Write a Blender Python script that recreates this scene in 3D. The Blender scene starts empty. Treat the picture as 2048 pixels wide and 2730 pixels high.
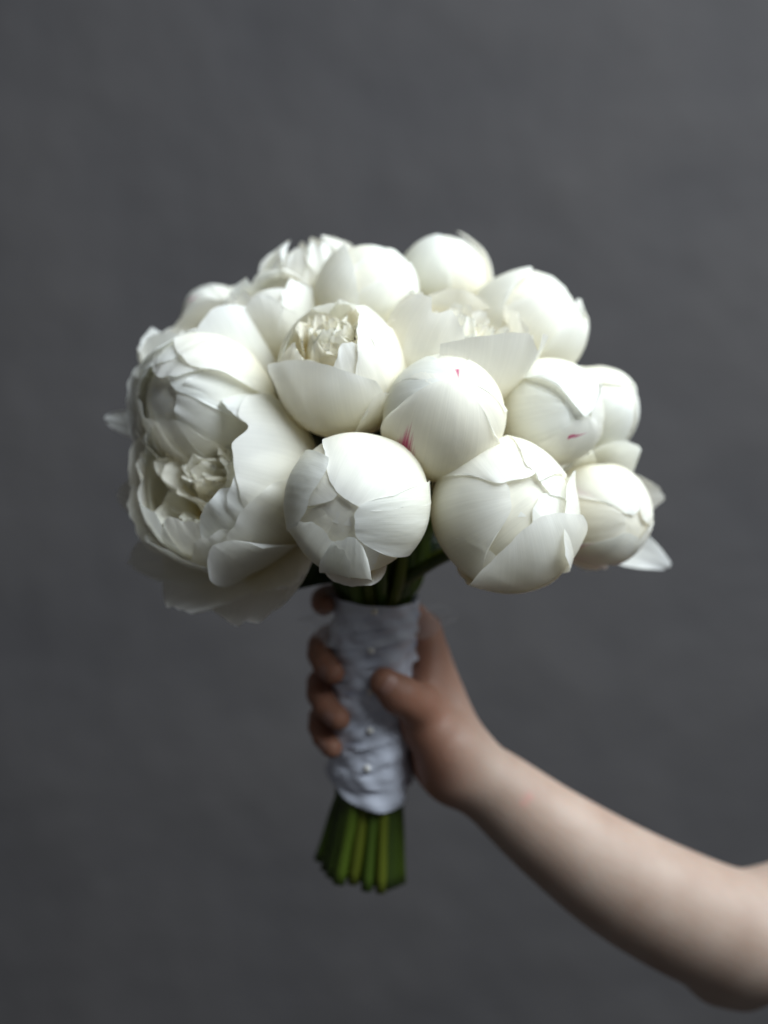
import bpy, math, random
import numpy as np
from mathutils import Vector

# ------------------------------------------------------------------ camera, light, exposure
scn = bpy.context.scene
COL = scn.collection
CAM_Y, CAM_Z, FPX = -0.95, 1.30, 0.05 / 0.036 * 2730.0

cam_d = bpy.data.cameras.new('camera')
cam = bpy.data.objects.new('camera', cam_d)
COL.objects.link(cam)
cam.location = (0, CAM_Y, CAM_Z)
cam.rotation_euler = (math.radians(90), 0, 0)
cam_d.sensor_fit = 'VERTICAL'
cam_d.sensor_height = 36.0
cam_d.sensor_width = 27.0
cam_d.lens = 50.0
cam_d.clip_start = 0.02
cam_d.clip_end = 50
cam_d.dof.use_dof = True
cam_d.dof.focus_distance = 0.805
cam_d.dof.aperture_fstop = 2.2
scn.camera = cam

world = bpy.data.worlds.new('World')
scn.world = world
world.use_nodes = True
bg = world.node_tree.nodes['Background']
bg.inputs['Color'].default_value = (0.96, 0.97, 1.0, 1)
bg.inputs['Strength'].default_value = 0.055

def area_light(name, loc, target, size_x, size_y, power, color):
    l = bpy.data.lights.new(name, 'AREA')
    l.shape = 'RECTANGLE'
    l.size, l.size_y, l.energy, l.color = size_x, size_y, power, color
    o = bpy.data.objects.new(name, l)
    COL.objects.link(o)
    o.location = loc
    d = Vector(target) - Vector(loc)
    o.rotation_euler = d.to_track_quat('-Z', 'Y').to_euler()
    return o

# daylight from a tall window high on the right-hand side, a little in front of the flowers
area_light('window_light', (1.38, -1.05, 3.10), (-0.05, -0.20, 1.30), 2.5, 2.1, 164, (0.87, 0.955, 1.0))

scn.render.engine = 'CYCLES'
scn.cycles.use_denoising = True
scn.cycles.max_bounces = 16
scn.cycles.diffuse_bounces = 10
scn.cycles.transmission_bounces = 10
scn.cycles.transparent_max_bounces = 16
scn.cycles.sample_clamp_indirect = 4.0
scn.view_settings.view_transform = 'Standard'
scn.view_settings.look = 'None'
scn.view_settings.exposure = 0.0
scn.view_settings.gamma = 1.0

# ------------------------------------------------------------------ helpers
def P(px, py, y):
    """photo pixel + depth (metres behind the bouquet axis) -> world point"""
    k = (y - CAM_Y) / FPX
    return np.array([(px - 1024) * k, y, CAM_Z + (1365 - py) * k])

def mpp(y):
    return (y - CAM_Y) / FPX

def unit(v):
    v = np.asarray(v, float)
    return v / np.linalg.norm(v)

def sstep(x):
    x = np.clip(x, 0, 1)
    return x * x * (3 - 2 * x)

class Wob:
    """smooth random function of one or two variables: a sum of sines"""
    def __init__(self, rng, freqs, dim=2):
        self.t = [(np.array([rng.uniform(-1, 1) for _ in range(dim)]) * f, rng.uniform(0, 6.28), 1.0 / (i + 1) ** 1.15)
                  for i, f in enumerate(freqs) for _ in range(2)]
    def __call__(self, *a):
        r = 0
        for k, p, m in self.t:
            r = r + m * np.sin(sum(x * q for x, q in zip(a, k)) + p)
        return r / len(self.t) ** .5

def empty(name, loc, label, cat, group=None):
    o = bpy.data.objects.new(name, None)
    COL.objects.link(o)
    o.location = tuple(loc)
    o.empty_display_size = .02
    o['label'] = label
    o['category'] = cat
    if group:
        o['group'] = group
    return o

def mesh_obj(name, verts, faces, mat, parent=None, uv=None, smooth=True, attrs=None):
    """verts in world metres; stored relative to the parent's origin"""
    off = np.array(parent['_o']) if parent is not None and '_o' in parent else np.zeros(3)
    me = bpy.data.meshes.new(name)
    v = np.asarray(verts, float) - off
    me.from_pydata(v.tolist(), [], faces if isinstance(faces, list) else faces.tolist())
    if smooth:
        me.polygons.foreach_set('use_smooth', np.ones(len(me.polygons), bool))
    if uv is not None:
        l = me.uv_layers.new(name='UVMap')
        idx = np.empty(len(me.loops), int)
        me.loops.foreach_get('vertex_index', idx)
        l.data.foreach_set('uv', np.asarray(uv, float)[idx].ravel())
    if attrs:
        for k, a in attrs.items():
            at = me.attributes.new(k, 'FLOAT', 'POINT')
            at.data.foreach_set('value', np.asarray(a, np.float32))
    me.materials.append(mat)
    me.update()
    o = bpy.data.objects.new(name, me)
    COL.objects.link(o)
    if parent is not None:
        o.parent = parent
    return o

def grid_faces(ns, nw, wrap=False):
    i, j = np.meshgrid(np.arange(ns - 1), np.arange(nw if wrap else nw - 1), indexing='ij')
    a = i * nw + j
    b = i * nw + (j + 1) % nw
    return np.stack([a, b, b + nw, a + nw], -1).reshape(-1, 4)

def tube(path, radii, n=12, cap=True):
    path = np.asarray(path, float)
    t = np.gradient(path, axis=0)
    t /= np.linalg.norm(t, axis=1)[:, None]
    ref = np.array([0.31, 0.77, 0.55])
    a = np.cross(t, ref)
    a /= np.linalg.norm(a, axis=1)[:, None]
    b = np.cross(t, a)
    ang = np.linspace(0, 2 * np.pi, n, endpoint=False)
    r = np.broadcast_to(np.asarray(radii, float), (len(path),))
    v = path[:, None] + r[:, None, None] * (np.cos(ang)[None, :, None] * a[:, None] + np.sin(ang)[None, :, None] * b[:, None])
    f = grid_faces(len(path), n, True).tolist()
    if cap:
        f.append(list(range(n))[::-1])
        f.append([(len(path) - 1) * n + k for k in range(n)])
    return v.reshape(-1, 3), f

# ------------------------------------------------------------------ materials
def new_mat(name):
    m = bpy.data.materials.new(name)
    m.use_nodes = True
    nt = m.node_tree
    nt.nodes.clear()
    out = nt.nodes.new('ShaderNodeOutputMaterial')
    return m, nt, out

def node(nt, t, **kw):
    n = nt.nodes.new('ShaderNode' + t)
    for k, v in kw.items():
        if k.startswith('_'):
            setattr(n, k[1:], v)
        else:
            n.inputs[k.replace('__', ' ')].default_value = v
    return n

def link(nt, a, b):
    nt.links.new(a, b)

def math_node(nt, op, a, b=None, clamp=False):
    n = nt.nodes.new('ShaderNodeMath')
    n.operation = op
    n.use_clamp = clamp
    for i, x in enumerate((a, b)):
        if x is None:
            continue
        if hasattr(x, 'links'):
            nt.links.new(x, n.inputs[i])
        else:
            n.inputs[i].default_value = x
    return n.outputs[0]

def ramp(nt, fac, stops):
    n = nt.nodes.new('ShaderNodeValToRGB')
    e = n.color_ramp.elements
    while len(e) < len(stops):
        e.new(0.5)
    for el, (p, c) in zip(e, stops):
        el.position, el.color = p, (*c, 1)
    nt.links.new(fac, n.inputs[0])
    return n.outputs[0]

def petal_material(name, pink=None, cream=0.0):
    """thin translucent petal; u runs across, v from claw to tip.  pink: list of (u_centre, v0, v1, half_width)"""
    m, nt, out = new_mat(name)
    uv = node(nt, 'UVMap')
    sep = node(nt, 'SeparateXYZ')
    link(nt, uv.outputs[0], sep.inputs[0])
    u, v = sep.outputs[0], sep.outputs[1]
    c = ramp(nt, v, [(0.0, (0.89, 0.77, 0.40)), (0.28, (0.945, 0.895, 0.69)), (0.55, (0.96, 0.945, 0.875)),
                     (1.0, (0.96, 0.96 - .02 * cream, 0.95 - .08 * cream))])
    info = node(nt, 'ObjectInfo')
    # fine veins that run from the claw to the tip
    mp = node(nt, 'Mapping', Scale=(90, 1.8, 1))
    link(nt, uv.outputs[0], mp.inputs[0])
    off = node(nt, 'CombineXYZ')
    link(nt, math_node(nt, 'MULTIPLY', info.outputs['Random'], 50), off.inputs[2])
    vadd = node(nt, 'VectorMath', _operation='ADD')
    link(nt, mp.outputs[0], vadd.inputs[0]); link(nt, off.outputs[0], vadd.inputs[1])
    vein = node(nt, 'TexNoise', Scale=1.0, Detail=4.0, Roughness=0.55)
    link(nt, vadd.outputs[0], vein.inputs['Vector'])
    tex = node(nt, 'TexCoord')
    blot = node(nt, 'TexNoise', Scale=38.0, Detail=3.0)
    link(nt, tex.outputs['Object'], blot.inputs['Vector'])
    mul = math_node(nt, 'ADD', math_node(nt, 'MULTIPLY', vein.outputs[0], 0.14), 0.925)
    mul = math_node(nt, 'MULTIPLY', mul, math_node(nt, 'ADD', math_node(nt, 'MULTIPLY', blot.outputs[0], 0.05), 0.975))
    hsv = node(nt, 'HueSaturation')
    link(nt, c, hsv.inputs['Color']); link(nt, mul, hsv.inputs['Value'])
    # every petal its own tint, from cream to a cooler paper white
    tint = node(nt, 'MixRGB', _blend_type='MULTIPLY')
    tint.inputs[0].default_value = 1.0
    link(nt, hsv.outputs[0], tint.inputs[1])
    link(nt, ramp(nt, info.outputs['Random'], [(0.0, (1.0, .985, .94)), (0.5, (1, 1, 1)), (1.0, (.965, .985, 1.0))]), tint.inputs[2])
    col = tint.outputs[0]
    u_, v_ = u, v
    for (uc, v0, v1, hw, *sw) in (pink or []):
        u, v = (v_, u_) if sw else (u_, v_)
        # a wedge that is wide at v0 and comes to a point at v1, with feathered veins
        t = math_node(nt, 'DIVIDE', math_node(nt, 'SUBTRACT', v, v0), v1 - v0)
        inside = math_node(nt, 'MULTIPLY', math_node(nt, 'GREATER_THAN', t, 0.0), math_node(nt, 'LESS_THAN', t, 1.0))
        half = math_node(nt, 'MULTIPLY', math_node(nt, 'SUBTRACT', 1.0, t), hw)
        wob = math_node(nt, 'MULTIPLY', math_node(nt, 'SUBTRACT', vein.outputs[0], 0.5), hw * 1.3)
        du = math_node(nt, 'ABSOLUTE', math_node(nt, 'ADD', math_node(nt, 'SUBTRACT', u, uc), wob))
        e = math_node(nt, 'DIVIDE', math_node(nt, 'SUBTRACT', half, du), hw * 0.8, clamp=True)
        strk = node(nt, 'TexNoise', Scale=3.2, Detail=2.0)
        link(nt, vadd.outputs[0], strk.inputs['Vector'])
        e = math_node(nt, 'MULTIPLY', math_node(nt, 'MULTIPLY', e, inside),
                      math_node(nt, 'MULTIPLY', strk.outputs[0], 2.8), clamp=True)
        mx = node(nt, 'MixRGB')
        link(nt, e, mx.inputs[0]); link(nt, col, mx.inputs[1])
        mx.inputs[2].default_value = (0.62, 0.12, 0.26, 1)
        col = mx.outputs[0]
    bump = node(nt, 'Bump', Strength=0.10, Distance=0.0008)
    link(nt, vein.outputs[0], bump.inputs['Height'])
    # soft dents and creases, drawn out along the petal
    mp2 = node(nt, 'Mapping', Scale=(2.6, 1.7, 1))
    link(nt, uv.outputs[0], mp2.inputs[0])
    va2 = node(nt, 'VectorMath', _operation='ADD')
    link(nt, mp2.outputs[0], va2.inputs[0]); link(nt, off.outputs[0], va2.inputs[1])
    dent = node(nt, 'TexNoise', Scale=1.0, Detail=3.0, Roughness=.45)
    link(nt, va2.outputs[0], dent.inputs['Vector'])
    b2 = node(nt, 'Bump', Strength=0.35, Distance=0.006)
    link(nt, dent.outputs[0], b2.inputs['Height'])
    link(nt, b2.outputs[0], bump.inputs['Normal'])
    pr = node(nt, 'BsdfPrincipled', Roughness=0.52)
    pr.inputs['Specular IOR Level'].default_value = 0.28
    pr.inputs['Sheen Weight'].default_value = 0.08
    link(nt, col, pr.inputs['Base Color']); link(nt, bump.outputs[0], pr.inputs['Normal'])
    tr = node(nt, 'BsdfTranslucent')
    warm = node(nt, 'MixRGB', _blend_type='MULTIPLY')
    warm.inputs[0].default_value = 1.0
    warm.inputs[2].default_value = (1.0, .983, .93, 1)
    link(nt, col, warm.inputs[1])
    link(nt, warm.outputs[0], tr.inputs['Color']); link(nt, bump.outputs[0], tr.inputs['Normal'])
    mx = node(nt, 'MixShader')
    mx.inputs[0].default_value = 0.46
    link(nt, pr.outputs[0], mx.inputs[1]); link(nt, tr.outputs[0], mx.inputs[2])
    link(nt, mx.outputs[0], out.inputs[0])
    return m

def simple_mat(name, stops, scale, rough, stretch=(1, 1, 1), bump=0.2, bdist=.001, spec=.4, detail=4, sheen=0):
    m, nt, out = new_mat(name)
    tex = node(nt, 'TexCoord')
    mp = node(nt, 'Mapping', Scale=stretch)
    link(nt, tex.outputs['Object'], mp.inputs[0])
    nz = node(nt, 'TexNoise', Scale=scale, Detail=detail)
    link(nt, mp.outputs[0], nz.inputs['Vector'])
    c = ramp(nt, nz.outputs[0], stops)
    pr = node(nt, 'BsdfPrincipled', Roughness=rough)
    pr.inputs['Specular IOR Level'].default_value = spec
    pr.inputs['Sheen Weight'].default_value = sheen
    link(nt, c, pr.inputs['Base Color'])
    b = node(nt, 'Bump', Strength=bump, Distance=bdist)
    link(nt, nz.outputs[0], b.inputs['Height']); link(nt, b.outputs[0], pr.inputs['Normal'])
    link(nt, pr.outputs[0], out.inputs[0])
    return m

M_PETAL = petal_material('white_petal')
M_CREAM = petal_material('cream_petal', cream=1.0)
M_GREENS = [simple_mat('stem_green_%d' % i, [(0.3, tuple(x * .7 for x in c)), (0.7, c)], 60, 0.42, (1, 1, .12), .25, .0006)
            for i, c in enumerate([(0.065, 0.11, 0.013), (0.085, 0.135, 0.013), (0.115, 0.14, 0.013), (0.045, 0.075, 0.012)])]
M_CUT = simple_mat('cut_stem', [(0.3, (.28, .30, .12)), (.7, (.4, .42, .2))], 300, .6)
M_LEAF = simple_mat('leaf_green', [(0.3, (0.018, 0.035, 0.022)), (0.7, (0.03, 0.06, 0.03))], 50, 0.4)
M_SEPAL = simple_mat('sepal_green', [(0.3, (0.10, 0.12, 0.03)), (0.7, (0.17, 0.17, 0.06))], 90, 0.5)
M_SEPALB = simple_mat('sepal_brown', [(0.3, (0.05, 0.025, 0.03)), (0.7, (0.09, 0.05, 0.05))], 90, 0.5)

# ------------------------------------------------------------------ wall
def wall_material():
    m, nt, out = new_mat('grey_plaster')
    tex = node(nt, 'TexCoord')
    big = node(nt, 'TexNoise', Scale=1.6, Detail=3.0, Roughness=.5)
    mid = node(nt, 'TexNoise', Scale=5.0, Detail=5.0, Roughness=.6)
    for n in (big, mid):
        link(nt, tex.outputs['Object'], n.inputs['Vector'])
    s = math_node(nt, 'ADD', math_node(nt, 'MULTIPLY', big.outputs[0], .6), math_node(nt, 'MULTIPLY', mid.outputs[0], .4))
    c = ramp(nt, s, [(0.3, (0.062, 0.059, 0.063)), (0.7, (0.084, 0.078, 0.079))])
    pr = node(nt, 'BsdfPrincipled', Roughness=.8)
    pr.inputs['Specular IOR Level'].default_value = .2
    link(nt, c, pr.inputs['Base Color'])
    b = node(nt, 'Bump', Strength=.8, Distance=.055)
    link(nt, s, b.inputs['Height']); link(nt, b.outputs[0], pr.inputs['Normal'])
    link(nt, pr.outputs[0], out.inputs[0])
    return m

WY = 1.35
wv, wf = [], []
nx, nz = 41, 41
xs, zs = np.linspace(-2.4, 2.4, nx), np.linspace(-0.6, 3.3, nz)
X, Z = np.meshgrid(xs, zs)
wob = Wob(random.Random(5), [2, 5, 9])
Yw = WY + .006 * wob(X, Z)
wall = mesh_obj('wall', np.stack([X, Yw, Z], -1).reshape(-1, 3), grid_faces(nz, nx), wall_material())
wall['kind'] = 'structure'
wall['label'] = 'plain grey plaster wall behind the bouquet'

# ------------------------------------------------------------------ petals
NS, NW = 32, 37

class Flower:
    def __init__(self, name, px, py, y, rpx, axis, label, seed, cat='peony', e=1.0, group=None):
        self.C = P(px, py, y)
        self.R = rpx * mpp(y)
        self.a = unit(axis)
        ref = np.array([1.0, 0, 0])
        u = ref - self.a * (ref @ self.a)
        if np.linalg.norm(u) < .25:
            u = np.array([0, 1.0, 0]) - self.a * self.a[1]
        self.u = unit(u)
        self.v = np.cross(self.a, self.u)
        self.e = e
        self.rng = random.Random(seed)
        self.base = self.C - self.a * self.R * e * .96
        self.root = empty(name, self.base, label, cat, group)
        self.root['_o'] = tuple(self.base)
        self.bump = Wob(self.rng, [1.5, 3], 3)
        self.bump2 = Wob(self.rng, [5, 8], 3)

    def radial(self, phi):
        p = math.radians(phi)
        return math.cos(p) * self.u + math.sin(p) * self.v

    def _emit(self, V, S, W, mat):
        uv = np.stack([W * .5 + .5, S], -1).reshape(-1, 2)
        return mesh_obj('petal', V.reshape(-1, 3), grid_faces(*S.shape), mat or M_PETAL, self.root, uv)

    def bud(self, phi, th1, B, off=0., th0=3., flare=0., fs=.6, lift=.009, imb=.004, rag=.014, wr=.004, lat=0., tip=.14, tp=2.6,
            notch=None, skew=0., side=0., mat=None, ns=NS, nw=NW, claw=.35, taper=.72, ruf=.010):
        """a petal that hugs the globe of the bud: phi direction it grows on, th1 polar angle its tip reaches, B half width"""
        rng = self.rng
        s = np.linspace(0, 1, ns) ** .9
        w = np.linspace(-1, 1, nw)
        S, W = np.meshgrid(s, w, indexing='ij')
        n1 = Wob(rng, [4, 9, 17, 34], 1)
        n2 = Wob(rng, [4, 8, 16], 1)
        n3 = Wob(rng, [2.5, 5])
        n4 = Wob(rng, [3, 6], 1)
        n6 = Wob(rng, [3, 6], 1)
        send = 1 - tip * np.abs(W) ** tp + rag * n1(W) + skew * W
        for (nwc, nd, nwd) in (notch or []):
            send = send - nd * sstep(1 - np.abs(W - nwc) / nwd)
        th = np.radians(th0 + (th1 - th0) * S * send)
        bp = claw + (1 - claw) * np.sqrt(1 - (1 - np.clip(S / .6, 0, 1)) ** 2)
        bp = bp * np.sqrt(1 - taper * np.clip((S - .6) / .4, 0, 1) ** 2.6) * (1 + rag * 1.2 * n2(S * 2 + np.sign(W) * 7))
        be = np.radians(B) * W * bp + math.radians(lat) * S ** 1.5
        r = self.radial(phi)
        n = np.cross(self.a, r)
        m = -np.cos(th)[..., None] * self.a + np.sin(th)[..., None] * r
        d = np.cos(be)[..., None] * m + np.sin(be)[..., None] * n
        edge = np.maximum(np.abs(W) ** 6, S ** 9)
        rad = 1 + .78 * off + flare * np.clip((S - fs) / (1 - fs), 0, 1) ** 2 + lift * edge + imb * W + side * np.abs(W) ** 3 * S
        rad = rad + wr * n3(S * 2, W * 1.5) * (.4 + S) + .5 * wr * n4(W * 4) * S ** 2
        rad = rad + .080 * self.bump(d[..., 0], d[..., 1], d[..., 2]) + .019 * self.bump2(d[..., 0], d[..., 1], d[..., 2])
        for _ in range(2):          # pinched creases that run up the petal
            wc, amp, wd_ = rng.uniform(-.8, .8), rng.uniform(.3, 1) * .006, rng.uniform(.05, .13)
            rad = rad - amp * np.exp(-((W - wc - .12 * np.sin(3 * S + wc * 9)) / wd_) ** 2) * np.clip((S - .35) * 2, 0, 1)
        rad = rad + ruf * n6(W * 3) * np.clip((S * 1.0 - .7) / .3, 0, 1) ** 3 + .45 * ruf * n6(S * 5 + np.sign(W) * 3) * np.abs(W) ** 5
        ax = (d @ self.a)[..., None] * self.a
        pt = self.C + self.R * rad[..., None] * (d - ax + self.e * ax)
        return self._emit(pt, S, W, mat)

    def open(self, phi, L, Wd, psi0, psi1, r0=.25, z0=-.8, cup=1.0, bend=1.0, ruf=.04, rf=9, rag=.03, tip=.2, curl=0., notch=None,
             twist=0., mat=None, ns=NS, nw=NW, side=0.):
        """a free petal: psi is the angle of its midline off the flower axis, lengths in flower radii"""
        rng = self.rng
        R = self.R
        s = np.linspace(0, 1, ns)
        w = np.linspace(-1, 1, nw)
        psi = np.radians(psi0 + (psi1 - psi0) * s ** bend) + np.radians(curl) * np.clip((s - .75) / .25, 0, 1) ** 2
        ds = L / (ns - 1)
        rr = r0 + np.concatenate([[0], np.cumsum(np.sin(psi[:-1]) * ds)])
        zz = z0 + np.concatenate([[0], np.cumsum(np.cos(psi[:-1]) * ds)])
        S, W = np.meshgrid(s, w, indexing='ij')
        n1 = Wob(rng, [4, 9, 18, 32], 1); n2 = Wob(rng, [3, 7], 1); n3 = Wob(rng, [2, 4]); n5 = Wob(rng, [rf, rf * 1.7], 1)
        send = 1 - tip * np.abs(W) ** 2.4 + rag * n1(W)
        for (nwc, nd, nwd) in (notch or []):
            send = send - nd * sstep(1 - np.abs(W - nwc) / nwd)
        Se = np.clip(S * send, 0, 1)
        ri, zi, pi = (np.interp(Se, s, a) for a in (rr, zz, psi))
        wid = Wd * (.3 + .7 * np.sqrt(1 - (1 - np.clip(S / .6, 0, 1)) ** 2)) * np.sqrt(1 - .7 * np.clip((S - .62) / .38, 0, 1) ** 2.6) * (1 + rag * n2(S * 2 + np.sign(W) * 5))
        ang = W * wid * cup
        lat = np.sin(ang) / max(cup, 1e-3)
        dep = (1 - np.cos(ang)) / max(cup, 1e-3)
        r = self.radial(phi)
        n = np.cross(self.a, r)
        dep = dep + ruf * n5(W * 1.3 + S * .6) * S ** 2.5 + .5 * ruf * n3(S * 2, W * 2) + side * np.abs(W) ** 3 * S
        # local inward normal of the midline
        nr, nz_ = -np.cos(pi), np.sin(pi)
        pt = (ri + nr * dep)[..., None] * r + (zi + nz_ * dep)[..., None] * self.a + (lat + twist * S * W)[..., None] * n
        return self._emit(self.C + R * pt, S, W, mat)

    def core(self, k=5, th=176, B=70, off=-.05, mat=None):
        p0 = self.rng.uniform(0, 360)
        if th > 160:
            # closed bud: the tightly folded heart under the petals
            a, b = np.linspace(.05, math.pi - .01, 24)[:, None], np.linspace(0, 2 * math.pi, 40, endpoint=False)[None]
            q = 1 + off - .13 + .015 * np.sin(5 * b + 3.5 * a) * np.sin(a) + .012 * np.sin(3 * b - 5 * a + p0) * np.sin(a)
            V = self.C + self.R * (q * np.sin(a) * np.cos(b))[..., None] * self.u + self.R * (q * np.sin(a) * np.sin(b))[..., None] * self.v \
                - self.R * self.e * (q * np.cos(a))[..., None] * self.a
            uv = np.stack([(b / 6.283 + 0 * a), .35 + .2 * a + 0 * b], -1).reshape(-1, 2)
            mesh_obj('folded_heart', V.reshape(-1, 3), grid_faces(24, 40, True), M_PETAL, self.root, uv)
            th += 24
        for i in range(k):
            self.bud(p0 + i * 360 / k, th + self.rng.uniform(-6, 4), B, off + .012 * i / k, imb=.006, lift=.004, taper=.2, mat=mat, ns=20, nw=17)

    def ruffles(self, n, zc=.2, spread=.5, L=(.5, .8), mat=None, psi=(-15, 35), wd=(.16, .32)):
        """the crumpled inner petals of an opening flower"""
        for i in range(n):
            f = (i + .5) / n
            g = self.rng.random()
            self.open(i * 137.5, self.rng.uniform(*L), self.rng.uniform(*wd), psi[0] + 30 * f * g, psi[1] * f + self.rng.uniform(-25, 20),
                      r0=spread * math.sqrt(f), z0=zc - L[1] * .75 - .12 * f, cup=self.rng.uniform(1.5, 3.2), ruf=.06, rf=7, rag=.07,
                      tip=.3, mat=mat or M_CREAM, ns=14, nw=11)

    def sepals(self, angles=(40, 160, 280), L=.55, mat=None):
        for k, p in enumerate(angles):
            o = self.open(p, L * self.rng.uniform(.8, 1.2), .22, 75, 25, r0=.03, z0=-1.03, cup=.9, ruf=.01, rag=.01, tip=.7, mat=mat or M_SEPAL, ns=10, nw=7)
            o.name = 'sepal'

FL = []
G_BUD = 'closed white peony buds in the bouquet'

def flower(*a, **k):
    f = Flower(*a, **k)
    FL.append(f)
    return f

pink_a = petal_material('petal_with_pink_wedge', [(.25, .56, .80, .10)])
pink_b = petal_material('petal_with_pink_edge', [(.08, .45, 1.0, .11), (.93, .5, 1.0, .07)])
pink_c = petal_material('petal_with_pink_line', [(.90, .34, .62, .020, 1)])
pink_d = petal_material('petal_with_pink_fleck', [(.42, .90, .99, .03)])

# 1 the round bud low in the middle, facing out
f = flower('peony_bud', 953, 1342, -.115, 194, (-.06, -1, .03), 'large round white peony bud just above the stems, petal tips torn and overlapping', 1, e=.97)
f.core(3, 178, 80, -.05)
f.bud(300, 140, 55, -.05)
f.bud(215, 156, 34, -.03, rag=.03)
f.bud(132, 168, 52, .0, rag=.02, taper=.5)
f.bud(58, 182, 58, .018, taper=.55, lift=.020, rag=.012, tip=.16)
f.bud(-6, 176, 31, .036, taper=.45, lift=.020, tip=.16, tp=3.5, rag=.01, lat=-16, claw=.55)
f.bud(168, 152, 33, .040, taper=.3, lift=.030, flare=.02, rag=.025, tip=.05, tp=4, skew=-.07)
f.bud(234, 150, 32, .032, taper=.4, lift=.03, flare=.03, rag=.045, tip=.1)
f.bud(262, 153, 20, .052, taper=.35, lift=.03, flare=.03, rag=.03, tip=.12, side=.03, skew=.02)
f.bud(266, 92, 26, .058, rag=.02, tip=.02, skew=.10, flare=.10)
f.sepals()

# 2 the smaller closed bud with the pink wedge
f = flower('peony_bud', 1180, 1109, -.098, 156, (.10, -.85, .50), 'closed white peony bud with a red pink wedge low on its side', 2, e=1.03)
f.core(3, 178, 80, -.045)
f.bud(100, 186, 62, .0, mat=pink_d)
f.bud(160, 176, 44, .014, rag=.02)
f.bud(10, 172, 58, .014)
f.bud(-40, 168, 48, .040, lift=.02, rag=.02, tip=.25, skew=-.05)
f.bud(-98, 174, 64, .075, taper=.5, lift=.030, rag=.014, tip=.20, tp=2.2, mat=pink_a, skew=-.03, side=.03)
f.sepals((30, 250), L=.5)

# 3 the globe opening at its top
f = flower('peony_flower', 905, 984, -.072, 182, (-.14, -.62, .76), 'white peony opening at the top to crumpled cream petals, a broad petal across its front', 3, e=1.0)
f.core(5, 120, 60, -.12, mat=M_CREAM)
f.ruffles(38, .80, .64, (.4, .66), psi=(-38, 18), wd=(.20, .40))
for p, t, b, o in [(215, 140, 34, -.05), (-65, 141, 34, -.035), (170, 138, 30, -.03), (80, 154, 66, -.01), (140, 150, 48, .008), (5, 155, 54, .012), (-30, 150, 46, .03)]:
    f.bud(p, t, b, o, rag=.035, tip=.10, wr=.008)
f.bud(246, 130, 62, .050, taper=.3, ruf=.025, rag=.012, tip=.07, tp=2, flare=.06, fs=.6, wr=.006, side=.05)
f.bud(300, 100, 20, .075, flare=.09, fs=.6, rag=.03, tip=.12, side=.05)
f.sepals()

# 4 the wide bud on the lower right
f = flower('peony_bud', 1352, 1368, -.095, 193, (.10, -.95, .24), 'large white peony bud with a broad loose petal folded up across its lower side', 4, e=.97)
f.core(3, 178, 80, -.12)
f.bud(-30, 165, 50, -.06, rag=.03)
f.bud(40, 160, 44, -.03, rag=.03)
f.bud(240, 130, 55, -.015)
f.bud(185, 172, 60, .004, wr=.008)
f.bud(100, 170, 60, .022, lift=.020, rag=.02, wr=.009, skew=.03)
f.bud(62, 160, 30, .040, rag=.035)
f.bud(-4, 146, 38, .052, taper=.4, lift=.020, rag=.02, tip=.06, flare=.05, side=.10, lat=-6)
f.bud(-68, 158, 50, .064, taper=.35, lift=.020, rag=.012, tip=.12, tp=2.2, flare=.06, fs=.3, skew=.05, side=.06)
f.bud(-80, 92, 44, .078, rag=.02, tip=.05, flare=.02)
f.sepals((200, 320, 80), mat=M_SEPAL)

# 5 the bud to the right of the pink wedge bud
f = flower('peony_bud', 1466, 1110, -.06, 146, (.45, -.88, .02), 'white peony bud with a short pink line, beside the pink wedge bud', 5, e=1.0)
f.core(3, 178, 80, -.05)
f.bud(200, 165, 60, -.01)
f.bud(0, 164, 56, .006)
f.bud(-80, 172, 60, .022, mat=pink_c, tip=.1)
f.bud(88, 184, 60, .040, lift=.020, rag=.012, tip=.26, tp=1.6, wr=.009, flare=.06, fs=.7)
f.sepals()

# 6 the bud at the far right edge
f = flower('peony_bud', 1580, 1098, -.005, 124, (.7, -.6, .3), 'smooth white peony bud partly behind the pink lined bud', 6, e=1.0)
f.core(3, 178, 80, -.05)
for p, t, b, o in [(0, 172, 62, 0), (120, 168, 62, .016), (240, 165, 62, .032), (170, 136, 50, .055), (60, 150, 40, .06)]:
    f.bud(p, t, b, o, lift=.016, rag=.02)
f.sepals()

# 7 the bud lowest on the right, guard petals standing off it
f = flower('peony_bud', 1596, 1376, -.035, 132, (.52, -.84, -.10), 'white peony bud streaked with pink, thin guard petals spread behind it', 7, e=1.12)
f.core(3, 178, 80, -.05)
f.bud(190, 168, 52, -.005, mat=pink_b)
f.bud(100, 170, 52, .010, rag=.02)
f.bud(255, 166, 50, .024, mat=pink_b)
f.bud(30, 168, 46, .034, rag=.02)
f.bud(-40, 164, 42, .046, rag=.025, mat=pink_b)
f.open(62, 2.0, .66, 80, 22, cup=.8, ruf=.035, rf=4, r0=.15, z0=-1.0, rag=.05)
f.open(10, 2.0, .6, 85, 38, cup=.8, ruf=.03, rf=4, r0=.15, z0=-1.0, rag=.06)
f.open(-30, 2.45, .46, 84, 52, cup=.7, ruf=.02, rf=4, r0=.2, z0=-1.05, rag=.05)
f.open(-80, 1.5, .6, 70, 10, cup=.9, ruf=.04, r0=.2, z0=-1.1, rag=.04)
f.open(110, 1.8, .6, 75, 15, cup=.8, ruf=.05, r0=.15, z0=-1.0, rag=.05)
f.sepals((250,), L=1.1, mat=M_SEPALB)

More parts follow.
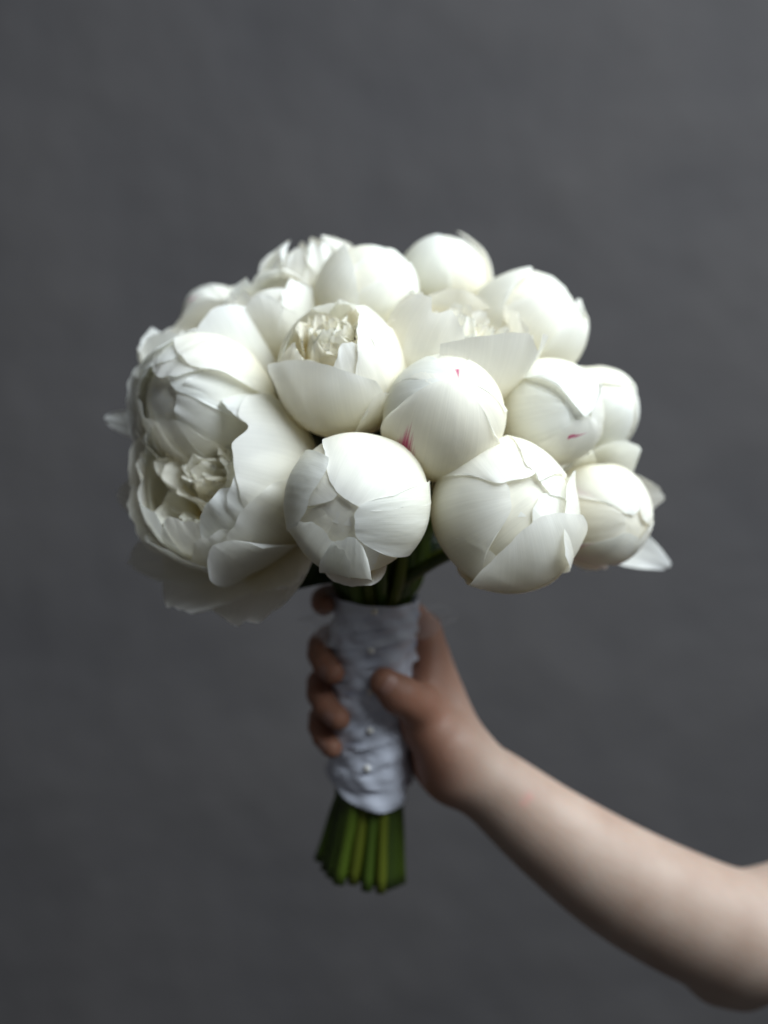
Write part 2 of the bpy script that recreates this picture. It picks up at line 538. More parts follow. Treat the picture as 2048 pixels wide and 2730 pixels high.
# 8 the loose cup behind the pink wedge bud
f = flower('peony_flower', 1205, 935, -.055, 190, (.18, -.42, .88), 'loose white peony cup with tall upright petals and notched frilly rims', 8, e=1.0)
f.core(5, 110, 60, -.14)
f.ruffles(26, .50, .62, (.5, .8), mat=M_PETAL)
for p, t, b, o, fl_ in [(90, 128, 50, -.01, .05), (30, 124, 45, .01, .08), (150, 128, 46, .0, 0), (-18, 116, 36, .03, .12)]:
    f.bud(p, t, b, o, flare=fl_, rag=.03, wr=.010, tip=.08, ruf=.04)
f.bud(196, 142, 30, .0, rag=.03, wr=.01, tip=.1)
f.bud(226, 144, 48, .03, taper=.35, ruf=.03, rag=.02, wr=.008, tip=.12, notch=[(.2, .09, .3)])
f.bud(-56, 122, 46, .06, taper=.12, ruf=.035, flare=.32, fs=.35, rag=.022, wr=.010, tip=.03, notch=[(.42, .09, .2)])
f.sepals()

# 9 pointed bud on the crown
f = flower('peony_bud', 1184, 752, .025, 122, (.10, -.25, .96), 'pointed white peony bud standing tallest at the crown', 9, e=1.0)
f.core(3, 176, 80, -.05)
for p, t, b, o in [(90, 170, 60, -.01), (-30, 164, 60, .008), (215, 162, 62, .024)]:
    f.bud(p, t, b, o, rag=.02)
f.bud(10, 172, 34, .045, rag=.02, tip=.5, tp=1.1, flare=.09, fs=.7)
f.sepals()

# 10 smooth bud on the upper right
f = flower('peony_bud', 1396, 878, .0, 146, (.55, -.40, .70), 'big smooth white peony bud on the right shoulder, frilled along its outer side', 10, e=1.0)
f.core(3, 172, 80, -.06)
f.bud(90, 164, 58, -.01)
f.bud(-90, 155, 55, .0)
for p in (25, -10, -45):
    f.bud(p, 146, 36, .02 - .0004 * p, rag=.08, wr=.012, flare=.05, tip=.10, ruf=.03)
f.bud(170, 150, 66, .050, lift=.02, tip=.16)
f.sepals()

# 11 bud left of the crown with its shaded flank
f = flower('peony_bud', 980, 785, -.02, 136, (.60, -.42, .66), 'white peony bud on the crown with one smooth wide petal and crumpled ones beside it', 11, e=1.0)
f.core(3, 170, 80, -.06)
f.bud(-65, 158, 50, -.01, wr=.010)
f.bud(60, 165, 55, .006, rag=.03)
f.bud(-5, 166, 48, .020, rag=.02, wr=.010)
f.bud(-50, 140, 30, .035, lift=.02, rag=.03, wr=.010)
f.bud(196, 122, 68, .060, lift=.02, rag=.008, tip=.04)
f.sepals()

# 12 ruffled flower at the top left
f = flower('peony_flower', 840, 775, .02, 132, (-.10, -.15, .97), 'loose white peony with frilly upright petals behind the crown bud', 12)
f.core(5, 120, 60, -.1)
f.ruffles(18, .75, .6, (.5, .75), mat=M_PETAL, psi=(-10, 25))
for i in range(9):
    f.bud(i * 40 + 10, 142 + 9 * (i % 3), 30, .014 * (i % 3), rag=.045, wr=.012, flare=.12, tip=.16, side=.03, notch=[(-.35 + .3 * (i % 3), .09, .25)])
f.sepals()

# 13 small cup between
f = flower('peony_flower', 742, 850, -.015, 124, (-.30, -.45, .85), 'small white peony cup with rounded petals beside the opening globe', 13)
f.core(5, 150, 66, -.1)
for p, t, b, o, fl_ in [(90, 152, 46, -.02, .06), (30, 154, 44, -.01, .06), (150, 148, 44, .0, .08), (200, 142, 40, .014, .1), (-40, 140, 46, .024, .04), (262, 138, 50, .04, .05), (170, 128, 30, .05, .12)]:
    f.bud(p, t, b, o, rag=.03, flare=fl_, tip=.14)
f.sepals()

# 14 bud far behind on the left
f = flower('peony_bud', 578, 850, .05, 96, (-.35, -.2, .9), 'small blushing white peony bud tucked behind the left blooms', 14)
f.core(3, 176, 80, -.05)
for p, t, b, o in [(0, 172, 62, 0), (120, 170, 62, .016), (250, 158, 62, .032)]:
    f.bud(p, t, b, o, mat=pink_c if p == 250 else None)
f.sepals()

# 15 flower with broad fan petals, upper left
f = flower('peony_flower', 578, 948, -.005, 182, (-.30, -.42, .84), 'white peony with two broad fan shaped petals, upper of the left blooms', 15)
f.core(5, 130, 62, -.12)
f.ruffles(10, .4, .5, (.5, .7), mat=M_PETAL)
for p, t, b, o, fl_ in [(100, 128, 46, -.01, .05), (40, 136, 46, .004, .02), (165, 122, 42, .016, .12), (200, 118, 36, .03, .14)]:
    f.bud(p, t, b, o, flare=fl_, rag=.03, tip=.12)
f.bud(238, 132, 46, .045, taper=.4, rag=.015, flare=.10, tip=.12)
f.bud(-58, 142, 52, .06, rag=.012, tip=.18, tp=1.8, taper=.4)
f.sepals()

# 16 layered flower below it
f = flower('peony_flower', 545, 1092, -.040, 184, (-.55, -.78, .28), 'white peony with thin layered petals lying flat, over the great bloom', 16)
f.core(3, 178, 80, -.14)
for p, t, b, o, fl_ in [(-30, 160, 44, -.07, .0), (20, 168, 46, -.06, .0), (265, 150, 42, -.06, .0), (235, 152, 40, -.05, .03), (205, 152, 38, -.03, .04), (172, 146, 36, -.01, .06),
                        (132, 160, 42, .0, .02), (60, 172, 46, .02, .0), (95, 162, 44, .04, .02), (222, 132, 32, .03, .08), (45, 152, 46, .06, .02), (112, 146, 44, .075, .04),
                        (155, 132, 34, .07, .10), (190, 122, 30, .06, .14)]:
    f.bud(p, t, b, o, flare=fl_, rag=.022, wr=.009, tip=.14, lift=.02, ruf=.035, taper=.5)
f.open(172, 1.98, .34, 80, 44, cup=1.6, r0=.2, z0=-.8, ruf=.03)
f.sepals()

# 17 the great half open bloom
f = flower('peony_flower', 600, 1290, -.052, 232, (-.46, -.80, .30), 'great half open white peony bloom with crumpled heart and wide drooping guard petals', 17)
f.core(6, 112, 60, -.14, mat=M_CREAM)
f.ruffles(34, .50, .56, (.5, .85), psi=(-22, 32), wd=(.18, .40), mat=M_CREAM)
for p, t, b, o, fl_ in [(95, 142, 36, -.06, .0), (140, 140, 32, -.07, .02), (180, 138, 32, -.06, .03), (222, 136, 34, -.06, .02), (262, 138, 34, -.05, .0), (305, 140, 36, -.05, .0),
                        (60, 136, 40, -.02, .0), (120, 126, 34, -.02, .06), (158, 124, 30, .0, .09), (196, 120, 30, -.01, .10), (238, 118, 36, .0, .06), (282, 122, 34, .0, .02), (330, 136, 38, -.01, 0)]:
    f.bud(p, t, b, o, flare=fl_, rag=.022, wr=.012, tip=.13, ruf=.04, taper=.5)
f.bud(44, 136, 42, .025, ruf=.03, rag=.010, wr=.008, tip=.14, taper=.4)
f.bud(2, 142, 50, .050, ruf=.03, rag=.012, wr=.010, tip=.10, notch=[(.25, .06, .28)], taper=.35)
f.bud(-44, 124, 38, .035, ruf=.03, taper=.4, rag=.012, flare=.06, tip=.12)
f.bud(-68, 120, 24, .06, rag=.012, flare=.16, fs=.6, side=.14, tip=.10, tp=3.0, taper=.6)
f.open(-50, 1.6, .74, 88, 36, cup=.7, r0=.15, z0=-.9, ruf=.05, rag=.022)
f.open(-84, 1.62, .84, 90, 46, cup=.6, r0=.15, z0=-.9, ruf=.06, rag=.03)
f.open(-118, 1.66, .78, 88, 38, cup=.7, r0=.15, z0=-.85, ruf=.06, rag=.03)
f.open(-150, 1.66, .62, 85, 32, cup=.9, r0=.15, z0=-.85, ruf=.06, rag=.03)
f.open(172, 1.72, .46, 85, 40, cup=.9, r0=.15, z0=-.8, ruf=.05, rag=.03)
f.sepals((300, 200, 80), mat=M_SEPAL)

# buds that round off the far side of the dome
for k, (px, py, y, r, ax) in enumerate([(1000, 900, .085, 135, (0, .5, .85)), (1250, 980, .085, 140, (.5, .6, .6)), (780, 980, .09, 140, (-.5, .6, .6)),
                                        (1380, 1200, .075, 135, (.8, .55, .1)), (720, 1190, .085, 135, (-.75, .6, .1)), (1040, 1180, .115, 150, (.0, 1, .1))]):
    back = ['behind the crown bud with the smooth wide petal', 'behind the right shoulder bud', 'behind the small cup beside the opening globe',
            'behind the smooth bud and the pink lined bud', 'behind the great half open bloom', 'at the very back, opposite the large round bud']
    f = flower('peony_bud', px, py, y, r, ax, 'white peony bud ' + back[k], 40 + k, group='peony buds on the far side of the bouquet')
    f.core(3, 176, 80, -.04)
    for p, t, b, o in [(0, 170, 62, 0), (120, 168, 62, .016), (240, 160, 62, .032)]:
        f.bud(p, t, b, o)

# ------------------------------------------------------------------ handle axis, stems
H_TOP, H_BOT = P(1002, 1590, .005), P(984, 2125, .035)
H_AX = unit(H_BOT - H_TOP)
H_U = unit(np.array([1, 0, 0]) - H_AX * H_AX[0])
H_V = np.cross(H_U, H_AX)          # roughly +Y (away from the camera)
if H_V[1] < 0:
    H_V = -H_V
H_LEN = np.linalg.norm(H_BOT - H_TOP)
HR = .0272

def hpt(t, alpha, rho):
    """t 0..1 along the wrap, alpha degrees (0 right, 90 away, 180 left, 270 front)"""
    a = math.radians(alpha)
    return H_TOP + H_AX * H_LEN * t + rho * (math.cos(a) * H_U + math.sin(a) * H_V)

rng = random.Random(77)
slots = []
sp = .0078
for i in range(-4, 5):
    for j in range(-4, 5):
        x, yv = (i + .5 * (j % 2)) * sp, j * sp * .87
        if math.hypot(x, yv) < .0252:
            slots.append((x, yv))
slots.sort(key=lambda q: math.atan2(q[1], q[0]))
# give every flower the free slot that lies nearest to its own side
free = slots[:]
for f in sorted(FL, key=lambda f: -abs(f.base[0])):
    tx, ty = f.base[0] * .12, f.base[1] * .16
    s = min(free, key=lambda q: (q[0] - tx) ** 2 + (q[1] - ty) ** 2)
    free.remove(s)
    f.slot = s

class Spray:
    pass

SPRAYS = []
for k, s in enumerate(list(free)):
    q = Spray()
    ang = math.atan2(s[1], s[0])
    d = np.array([math.cos(ang), math.sin(ang), 0])
    q.base = H_TOP + np.array([0, 0, .075 + .008 * (k % 3)]) + d * (.045 + .006 * (k % 2))
    q.a = unit(d + np.array([0, 0, .9]))
    q.slot = s
    q.root = empty('leafy_stem', q.base, 'dark leafy peony stem bound in among the flower stems', 'stem', 'leafy stems bound among the flower stems')
    q.root['_o'] = tuple(q.base)
    SPRAYS.append(q)

def bez(p0, p1, p2, p3, n):
    t = np.linspace(0, 1, n)[:, None]
    return (1 - t) ** 3 * p0 + 3 * (1 - t) ** 2 * t * p1 + 3 * (1 - t) * t ** 2 * p2 + t ** 3 * p3

for k, f in enumerate(FL + SPRAYS):
    sx, sy = f.slot
    top = H_TOP + H_U * sx * .87 + H_V * sy * .87
    bot = H_TOP + H_AX * (H_LEN * 1.0) + H_U * sx * .86 + H_V * sy * .86
    # cut ends: shorter on the left, longer on the right
    endt = 1.385 + 1.9 * sx + rng.uniform(-.012, .012)
    end = H_TOP + H_AX * H_LEN * endt + H_U * (sx * 1.24 - .0045) + H_V * sy * 1.2
    d = np.linalg.norm(top - f.base)
    p1 = f.base - f.a * d * .30
    p2 = top - H_AX * d * .24 + H_U * sx * .8 + H_V * sy * .8
    path = np.vstack([bez(f.base + f.a * .004, p1, p2, top, 22), bez(top, top + (bot - top) * .33, top + (bot - top) * .66, bot, 5)[1:],
                      bez(bot, bot + (end - bot) * .33, bot + (end - bot) * .66, end, 7)[1:]])
    r = rng.uniform(.0036, .0045)
    rad = np.full(len(path), r) * (1 + .05 * np.sin(np.arange(len(path)) * 1.3 + k))
    rad[:3] *= [1.5, 1.25, 1.1]
    v, fc = tube(path, rad, 12)
    st = mesh_obj('stem', v, fc, M_GREENS[k % 4], f.root)
    # pale cut face
    st.data.materials.append(M_CUT)
    st.data.polygons[len(st.data.polygons) - 1].material_index = 1
    f.stem_path = path

# ------------------------------------------------------------------ leaves
def leaf(f, p0, p1, p2, width, fold=.25, name='leaf', mat=None):
    n, m = 18, 9
    t = np.linspace(0, 1, n)[:, None]
    mid = (1 - t) ** 2 * p0 + 2 * (1 - t) * t * p1 + t ** 2 * p2
    tan = np.gradient(mid, axis=0); tan /= np.linalg.norm(tan, axis=1)[:, None]
    up = np.array([.15, -.75, .6])
    side = np.cross(tan, up); side /= np.linalg.norm(side, axis=1)[:, None]
    nor = np.cross(side, tan)
    w = np.linspace(-1, 1, m)
    prof = (np.sin(np.pi * np.clip(t[:, 0], 0, 1) ** .8) ** .8 + .04) * width
    V = mid[:, None] + side[:, None] * (prof[:, None] * w[None])[..., None] + nor[:, None] * (fold * prof[:, None] * np.abs(w)[None] ** 1.3)[..., None]
    return mesh_obj(name, V.reshape(-1, 3), grid_faces(n, m), mat or M_LEAF, f.root)

for k, q in enumerate(SPRAYS):
    side = np.cross(q.a, [0, 0, 1.0])
    for sg in (-1, 0, 1):
        d = q.a * .03 + side * sg * .022
        leaf(q, q.base - q.a * .004, q.base + d * .6 + np.array([0, 0, .004]), q.base + d, .0085)
leaf(FL[16], P(930, 1520, -.005), P(860, 1500, -.02), P(752, 1578, -.03), .012)
leaf(FL[0], P(1060, 1490, .0), P(1120, 1450, .02), P(1185, 1440, .03), .009)
leaf(FL[1], P(1000, 1200, -.03), P(1020, 1130, -.05), P(1035, 1080, -.06), .012)

# ------------------------------------------------------------------ ribbon wrap
def satin_material():
    m, nt, out = new_mat('white_satin')
    tex = node(nt, 'TexCoord')
    mp = node(nt, 'Mapping', Scale=(40, 40, 260))
    link(nt, tex.outputs['Object'], mp.inputs[0])
    nz = node(nt, 'TexNoise', Scale=1.0, Detail=3.0)
    link(nt, mp.outputs[0], nz.inputs['Vector'])
    big = node(nt, 'TexNoise', Scale=70.0, Detail=2.0)
    link(nt, tex.outputs['Object'], big.inputs['Vector'])
    h = math_node(nt, 'ADD', nz.outputs[0], math_node(nt, 'MULTIPLY', big.outputs[0], 2.0))
    b = node(nt, 'Bump', Strength=.3, Distance=.0008)
    link(nt, h, b.inputs['Height'])
    pr = node(nt, 'BsdfPrincipled', Roughness=.36)
    pr.inputs['Base Color'].default_value = (.66, .69, .80, 1)
    pr.inputs['Specular IOR Level'].default_value = .55
    pr.inputs['Anisotropic'].default_value = .5
    pr.inputs['Sheen Weight'].default_value = .15
    link(nt, b.outputs[0], pr.inputs['Normal'])
    link(nt, pr.outputs[0], out.inputs[0])
    return m

def organza_material():
    m, nt, out = new_mat('sheer_organza')
    pr = node(nt, 'BsdfPrincipled', Roughness=.5)
    pr.inputs['Base Color'].default_value = (.75, .75, .80, 1)
    tp = node(nt, 'BsdfTransparent')
    mx = node(nt, 'MixShader')
    mx.inputs[0].default_value = .17
    link(nt, tp.outputs[0], mx.inputs[1]); link(nt, pr.outputs[0], mx.inputs[2])
    link(nt, mx.outputs[0], out.inputs[0])
    return m

M_SATIN, M_ORG = satin_material(), organza_material()
m_, nt_, out_ = new_mat('pearl')
pr_ = node(nt_, 'BsdfPrincipled', Roughness=.16)
pr_.inputs['Base Color'].default_value = (.82, .80, .76, 1)
pr_.inputs['Coat Weight'].default_value = .6
link(nt_, pr_.outputs[0], out_.inputs[0])
M_PEARL = m_

wrap = empty('ribbon_wrap', H_BOT, 'white satin ribbon wound round the stems and pinned with pearls', 'ribbon')
wrap['_o'] = tuple(H_BOT)

def band(t0, t1, tilt0, tilt1, ph0, ph1, rad, seed, lip=.0012, mat=None, name='ribbon_turn', wr=.0010):
    r_ = random.Random(seed)
    n, m = 120, 12
    al = np.linspace(0, 2 * np.pi, n, endpoint=False)
    q = np.linspace(0, 1, m)
    A, Q = np.meshgrid(al, q, indexing='xy')
    top = t0 + tilt0 * np.cos(A - math.radians(ph0))
    bot = t1 + tilt1 * np.cos(A - math.radians(ph1))
    T = top + (bot - top) * Q
    k1, k2, k3 = r_.randint(3, 5), r_.randint(7, 10), r_.uniform(0, 6)
    rr = rad + wr * (np.sin(k1 * A + 5 * Q + k3) + .7 * np.sin(k2 * A - 9 * Q + 2 * k3) + .8 * np.sin(A + 17 * Q + k3)) + lip * Q ** 6 + lip * .6 * (1 - Q) ** 8
    V = H_TOP + H_AX * (T * H_LEN)[..., None] + rr[..., None] * (np.cos(A)[..., None] * H_U + np.sin(A)[..., None] * H_V)
    return mesh_obj(name, V.reshape(-1, 3), grid_faces(m, n, True), mat or M_SATIN, wrap)

# an inner sleeve, then the overlapping turns (a larger q is lower on the handle)
band(.02, .83, 0, .02, 0, 0, HR - .0022, 1, 0, name='ribbon_lining', wr=.0002)
band(.76, .930, .05, .072, 180, 310, HR - .0004, 2, lip=.0006)
band(.64, .86, -.06, -.05, 10, 160, HR + .0002, 3)
band(.55, .80, .07, .075, 190, 170, HR + .0006, 4)
band(.40, .64, -.05, -.06, 0, 30, HR + .0002, 5)
band(.27, .48, .06, .05, 180, 200, HR + .0006, 6)
band(.10, .34, -.04, -.05, 20, -10, HR + .0010, 7)
band(.0, .20, .01, .04, 60, 160, HR + .0014, 8)

for (px, py) in [(998, 1632), (990, 1735), (988, 1845), (987, 1948), (979, 2049)]:
    # the point of the wrap that is seen at this pixel
    dirn = P(px, py, 0) - np.array([0, CAM_Y, CAM_Z]); dirn /= np.linalg.norm(dirn)
    o = np.array([0, CAM_Y, CAM_Z])
    best = None
    for l in np.linspace(.85, 1.0, 600):
        q = o + dirn * l
        x = q - H_TOP
        rho = np.linalg.norm(x - H_AX * (x @ H_AX))
        if rho < HR + .0016:
            best = q; break
    if best is None:
        continue
    nn, mm, r0 = 12, 8, .0025
    th = np.linspace(0.02, math.pi - .02, mm)[:, None]; al = np.linspace(0, 2 * np.pi, nn, endpoint=False)[None]
    V = np.stack([np.sin(th) * np.cos(al), np.sin(th) * np.sin(al), np.cos(th) * np.ones_like(al)], -1).reshape(-1, 3) * r0 + best - dirn * .0008
    mesh_obj('pearl_pin', V, grid_faces(mm, nn, True), M_PEARL, wrap)

def organza(p0, p1, wid, seed, name='organza_tail'):
    r_ = random.Random(seed)
    n, m = 20, 12
    s = np.linspace(0, 1, n)[:, None]; w = np.linspace(-1, 1, m)[None]
    wb = Wob(r_, [3, 6])
    base = p0 + (p1 - p0) * s
    up = np.array([0, .25, 1.0])
    V = base[:, None] + up * (wid * w * (.35 + 1.1 * s - 1.25 * s ** 2.2))[..., None] + (p1 - p0) * (.25 * np.sin(5 * w + seed) * s ** 2)[..., None]
    V = V + np.array([0, 1, .25]) * (.006 * wb(s * 2, w * 1.5) * (.3 + s))[..., None]
    return mesh_obj(name, V.reshape(-1, 3), grid_faces(n, m), M_ORG, wrap)

organza(P(905, 1665, -.012), P(812, 1655, -.022), .013, 1)
organza(P(900, 1690, -.016), P(850, 1690, -.03), .012, 2)
organza(P(1095, 1670, -.005), P(1200, 1650, .0), .016, 3)

# ------------------------------------------------------------------ hand and arm: one continuous skin grown from a smooth distance field
def build_arm():
    prims_f, prims_p = [], []
    def chain(lst, pts, rad, k):
        for (a, b, ra, rb) in zip(pts[:-1], pts[1:], rad[:-1], rad[1:]):
            lst.append((np.array(a), np.array(b), ra, rb, k))
    # forearm and upper arm
    arm = [(1205, 2012, .012), (1262, 2065, .016), (1330, 2110, .020), (1470, 2222, .026), (1660, 2352, .030), (1850, 2450, .034), (1985, 2500, .036)]
    rad = [.0230, .0250, .0268, .0325, .0392, .0428, .0435]
    u = np.linspace(0, len(arm) - 1, 60)
    pts = np.array([P(*q) for q in arm])
    def crom(y, u):
        y = np.asarray(y, float); n = len(y)
        i = np.clip(np.floor(u).astype(int), 0, n - 2); t = u - i
        g = lambda j: y[np.clip(j, 0, n - 1)]
        if y.ndim > 1: t = t[:, None]
        return .5 * (2 * g(i) + (g(i + 1) - g(i - 1)) * t + (2 * g(i - 1) - 5 * g(i) + 4 * g(i + 1) - g(i + 2)) * t ** 2 + (3 * g(i) - g(i - 1) - 3 * g(i + 1) + g(i + 2)) * t ** 3)
    chain(prims_p, crom(pts, u), crom(rad, u), .0006)
    chain(prims_p, [P(1965, 2498, .036), P(2140, 2462, .055), P(2500, 2380, .10), P(2850, 2300, .14)], [.0435, .0455, .049, .052], .004)
    prims_p.append((P(1915, 2600, .045), P(1975, 2610, .05), .018, .020, .02))            # point of the elbow
    # palm: from the wrist to each knuckle, which lie behind the wrap on the right
    wr = P(1228, 2035, .018)
    rh = HR + .0115
    mcp = {'i': hpt(.20, 30, rh + .001), 'm': hpt(.36, 42, rh + .002), 'r': hpt(.52, 46, rh + .002), 'p': hpt(.68, 44, rh)}
    for q, r in zip('imrp', (.0112, .0118, .0115, .0108)):
        prims_p.append((wr, mcp[q], .0200, r, .012))
    # heel of the palm, ball of the thumb
    prims_p.append((P(1205, 2055, .012), hpt(.84, 18, HR + .013), .0195, .0135, .012))
    prims_p.append((P(1190, 1990, .004), hpt(.58, 335, HR + .012), .0185, .0150, .012))
    prims_p.append((hpt(.58, 335, HR + .012), hpt(.28, 10, HR + .010), .0140, .0105, .010))
    # thumb
    th = [hpt(.58, 340, HR + .014), hpt(.465, 320, HR + .0112), hpt(.40, 299, HR + .0106), hpt(.335, 282, HR + .0094)]
    chain(prims_p, th, [.0152, .0132, .0122, .0102], .006)
    # fingers wound round the far side, tips on the left front
    rf = HR + .0078
    fingers = {
        'i': ([(.20, 30), (.10, 75), (.055, 120), (.035, 165), (.035, 192)], [.0112, .0098, .0092, .0086, .0076]),
        'm': ([(.36, 42), (.27, 85), (.245, 130), (.27, 178), (.325, 222)], [.0118, .0102, .0098, .0092, .0080]),
        'r': ([(.52, 46), (.44, 88), (.42, 132), (.455, 180), (.535, 232)], [.0115, .0100, .0096, .0092, .0082]),
        'p': ([(.68, 44), (.62, 88), (.60, 132), (.625, 180), (.69, 222)], [.0108, .0090, .0086, .0082, .0074]),
    }
    for q, (an, rd) in fingers.items():
        pts = []
        T = [a[0] for a in an]; A = [a[1] for a in an]
        for x in np.linspace(0, len(an) - 1, 11):
            e = np.interp(x, range(len(an)), rd)
            # phalanges are straight, so the finger stands off a little at the joints
            pts.append((hpt(np.interp(x, range(len(an)), T), np.interp(x, range(len(an)), A), HR + .0012 + e * .88 + (.0022 if x < .8 else 0)), e))
        chain(prims_f, [p for p, _ in pts], [r for _, r in pts], .0016)
    allp = prims_f + prims_p
    lo = np.min([np.minimum(a, b) - max(ra, rb) for a, b, ra, rb, _ in allp], 0) - .008
    hi = np.max([np.maximum(a, b) + max(ra, rb) for a, b, ra, rb, _ in allp], 0) + .008
    h = .0019
    dims = np.ceil((hi - lo) / h).astype(int) + 1
    def field(prims):
        F = np.full(dims, .05, np.float32)
        for a, b, ra, rb, k in prims:
            mg = max(ra, rb) + .022
            i0 = np.clip(np.floor((np.minimum(a, b) - mg - lo) / h).astype(int), 0, dims - 1)
            i1 = np.clip(np.ceil((np.maximum(a, b) + mg - lo) / h).astype(int) + 1, 1, dims)
            ax = [np.arange(i0[d], i1[d]) * h + lo[d] for d in range(3)]
            pa = [(x - a[d]).astype(np.float32) for d, x in enumerate(ax)]
            ba = (b - a)
            L2 = float(ba @ ba) + 1e-12
            X, Y, Z = pa[0][:, None, None], pa[1][None, :, None], pa[2][None, None, :]
            hh = np.clip((X * ba[0] + Y * ba[1] + Z * ba[2]) / L2, 0, 1)
            d = np.sqrt((X - hh * ba[0]) ** 2 + (Y - hh * ba[1]) ** 2 + (Z - hh * ba[2]) ** 2) - (ra + (rb - ra) * hh)
            sl = tuple(slice(i0[q], i1[q]) for q in range(3))
            f = F[sl]
            m = np.clip(.5 + .5 * (f - d) / k, 0, 1)
            F[sl] = f + (d - f) * m - k * m * (1 - m)
        return F
    A, B = field(prims_p), field(prims_f)
    k = .004
    m = np.clip(.5 + .5 * (A - B) / k, 0, 1)
    F = A + (B - A) * m - k * m * (1 - m)
    # naive surface nets
    ins = F < 0
    c = np.zeros(np.array(F.shape) - 1, np.int8)
    sls = [(slice(0, -1), slice(1, None))[q] for q in (0, 1)]
    for i in (0, 1):
        for j in (0, 1):
            for l in (0, 1):
                c += ins[sls[i], sls[j], sls[l]]
    cells = np.argwhere((c > 0) & (c < 8))
    vid = np.full(c.shape, -1, np.int32)
    vid[tuple(cells.T)] = np.arange(len(cells))
    acc = np.zeros((len(cells), 3)); cnt = np.zeros(len(cells))
    corners = np.array([(i, j, l) for i in (0, 1) for j in (0, 1) for l in (0, 1)])
    for p in range(8):
        for q in range(p + 1, 8):
            if np.abs(corners[p] - corners[q]).sum() != 1:
                continue
            fp = F[tuple((cells + corners[p]).T)]; fq = F[tuple((cells + corners[q]).T)]
            x = (fp < 0) != (fq < 0)
            t = np.where(x, fp / np.where(x, fp - fq, 1), 0)
            pt = corners[p] + t[:, None] * (corners[q] - corners[p])
            acc[x] += pt[x]; cnt[x] += 1
    V = (cells + acc / cnt[:, None]) * h + lo
    faces = []
    for d in range(3):
        o1, o2 = [(1, 2), (2, 0), (0, 1)][d]
        a = np.take(ins, range(0, ins.shape[d] - 1), d); b = np.take(ins, range(1, ins.shape[d]), d)
        for (e, flip) in ((a & ~b, False), (~a & b, True)):
            e = np.argwhere(e)
            e = e[(e[:, o1] > 0) & (e[:, o2] > 0)]
            def cell(s1, s2):
                q = e.copy(); q[:, o1] -= s1; q[:, o2] -= s2
                return vid[tuple(q.T)]
            Q = np.stack([cell(1, 1), cell(0, 1), cell(0, 0), cell(1, 0)], -1)
            if flip:
                Q = Q[:, ::-1]
            faces.append(Q)
    Fc = np.vstack(faces)
    # a little smoothing
    for _ in range(3):
        s = np.zeros_like(V); n = np.zeros(len(V))
        for q in range(4):
            np.add.at(s, Fc[:, q], V[Fc[:, (q + 1) % 4]]); np.add.at(n, Fc[:, q], 1)
            np.add.at(s, Fc[:, q], V[Fc[:, (q + 3) % 4]]); np.add.at(n, Fc[:, q], 1)
        V = V * .5 + .5 * s / n[:, None]
    tips = [(hpt(an[-1][0], an[-1][1], HR + .0012 + rd[-1] * .88), hpt(np.mean([an[-1][0], an[-2][0]]), .5 * (an[-1][1] + an[-2][1]), HR + .0012 + rd[-1] * .88), an[-1], rd[-1])
            for q, (an, rd) in fingers.items() if q != 'i']
    return V, Fc, th, tips

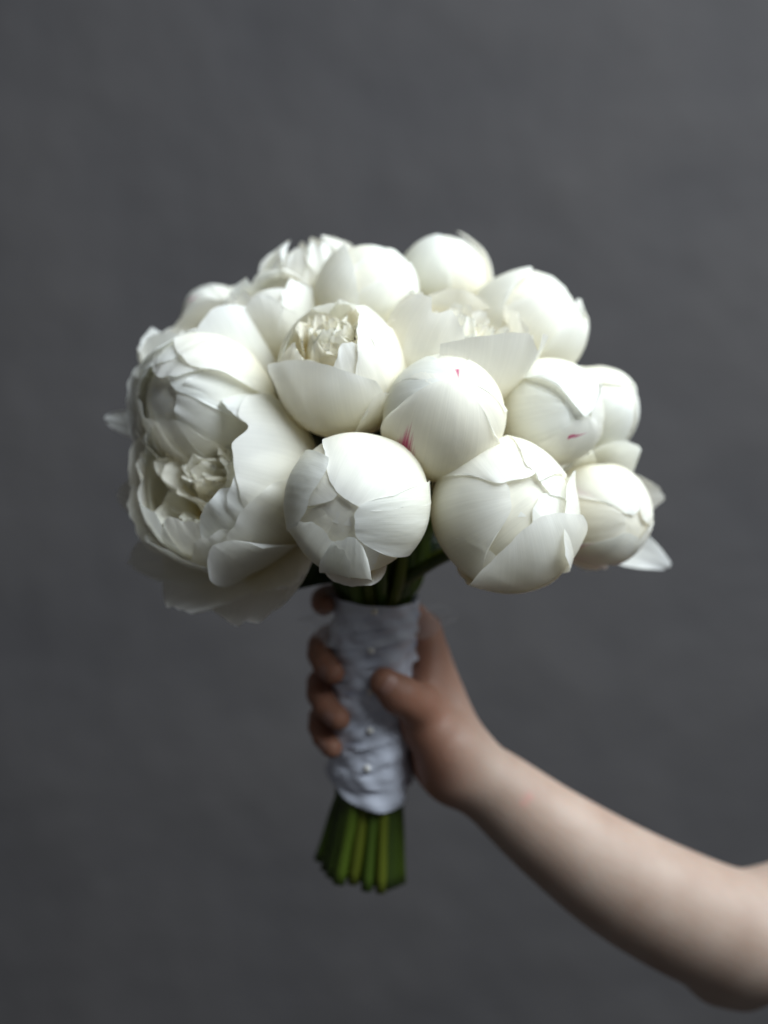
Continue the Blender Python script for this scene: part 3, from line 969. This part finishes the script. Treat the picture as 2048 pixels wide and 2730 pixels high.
def skin_material():
    m, nt, out = new_mat('skin')
    tex = node(nt, 'TexCoord')
    n1 = node(nt, 'TexNoise', Scale=28.0, Detail=4.0)
    n2 = node(nt, 'TexNoise', Scale=420.0, Detail=3.0)
    for n in (n1, n2):
        link(nt, tex.outputs['Object'], n.inputs['Vector'])
    at = node(nt, 'Attribute', _attribute_name='hand')
    c = ramp(nt, n1.outputs[0], [(0.25, (0.34, 0.235, 0.185)), (0.75, (0.42, 0.318, 0.262))])
    mx = node(nt, 'MixRGB')
    link(nt, math_node(nt, 'MULTIPLY', at.outputs['Fac'], .74), mx.inputs[0]); link(nt, c, mx.inputs[1])
    mx.inputs[2].default_value = (.30, .115, .065, 1)
    a2 = node(nt, 'Attribute', _attribute_name='spot')
    mx2 = node(nt, 'MixRGB')
    link(nt, a2.outputs['Fac'], mx2.inputs[0]); link(nt, mx.outputs[0], mx2.inputs[1])
    mx2.inputs[2].default_value = (.55, .20, .18, 1)
    pr = node(nt, 'BsdfPrincipled', Roughness=.5)
    pr.inputs['Specular IOR Level'].default_value = .26
    pr.inputs['Subsurface Weight'].default_value = .25
    pr.inputs['Subsurface Radius'].default_value = (1.0, .35, .2)
    pr.inputs['Subsurface Scale'].default_value = .006
    link(nt, mx2.outputs[0], pr.inputs['Base Color'])
    b = node(nt, 'Bump', Strength=.15, Distance=.0008)
    link(nt, n2.outputs[0], b.inputs['Height']); link(nt, b.outputs[0], pr.inputs['Normal'])
    link(nt, pr.outputs[0], out.inputs[0])
    return m

V, Fc, thumb, TIPS = build_arm()
person = empty('person', P(2500, 2380, .10), 'bare arm reaching in from the side, hand gripping the ribbon wrapped stems', 'person')
person['_o'] = tuple(P(2500, 2380, .10))
hx = sstep((P(1330, 2110, .02)[0] - V[:, 0]) / .055)
spot = np.zeros(len(V))
for q, r in ((P(1412, 2128, -.008), .0030), (P(1398, 2142, -.008), .0026)):
    spot = np.maximum(spot, 0.4 * np.exp(-((V[:, 0] - q[0]) ** 2 + (V[:, 2] - q[2]) ** 2) / r ** 2))
M_SKIN = skin_material()
body = mesh_obj('arm', V, Fc, M_SKIN, person, attrs={'hand': hx, 'spot': spot})

# thumb nail
m_, nt_, out_ = new_mat('nail')
pr_ = node(nt_, 'BsdfPrincipled', Roughness=.45)
pr_.inputs['Base Color'].default_value = (.34, .18, .14, 1)
link(nt_, pr_.outputs[0], out_.inputs[0])
def add_nail(tip, ip, out_dir, rN, ln):
    ax = unit(tip - ip)
    out_dir = unit(out_dir - ax * (out_dir @ ax))
    sd = np.cross(ax, out_dir)
    s = np.linspace(0, 1, 9)[:, None]; w = np.linspace(-1, 1, 9)[None]
    half = .72 * (1 - .25 * np.clip((s - .6) / .4, 0, 1) ** 2)
    ang = w * half * (1 - .35 * (1 - s) ** 4)
    NV = (tip - ax * ln * .3)[None, None] + ax * ((s - .35) * ln * (1 - .12 * w ** 2 * s))[..., None]
    NV = NV + (rN * np.cos(ang) - .0010 * s ** 2)[..., None] * out_dir + (rN * .95 * np.sin(ang))[..., None] * sd
    return mesh_obj('fingernail', NV.reshape(-1, 3), grid_faces(9, 9), m_, person)

add_nail(thumb[3], thumb[2], hpt(.335, 296, 1.0) - hpt(.335, 296, 0.0), .0110, .0125)
for tp, pv, (t_, al_), r_ in TIPS:
    add_nail(tp, pv, hpt(t_, al_ - 8, 1.0) - hpt(t_, al_ - 8, 0.0), r_ * 1.06, .0095)

for o in scn.objects:
    if '_o' in o:
        del o['_o']
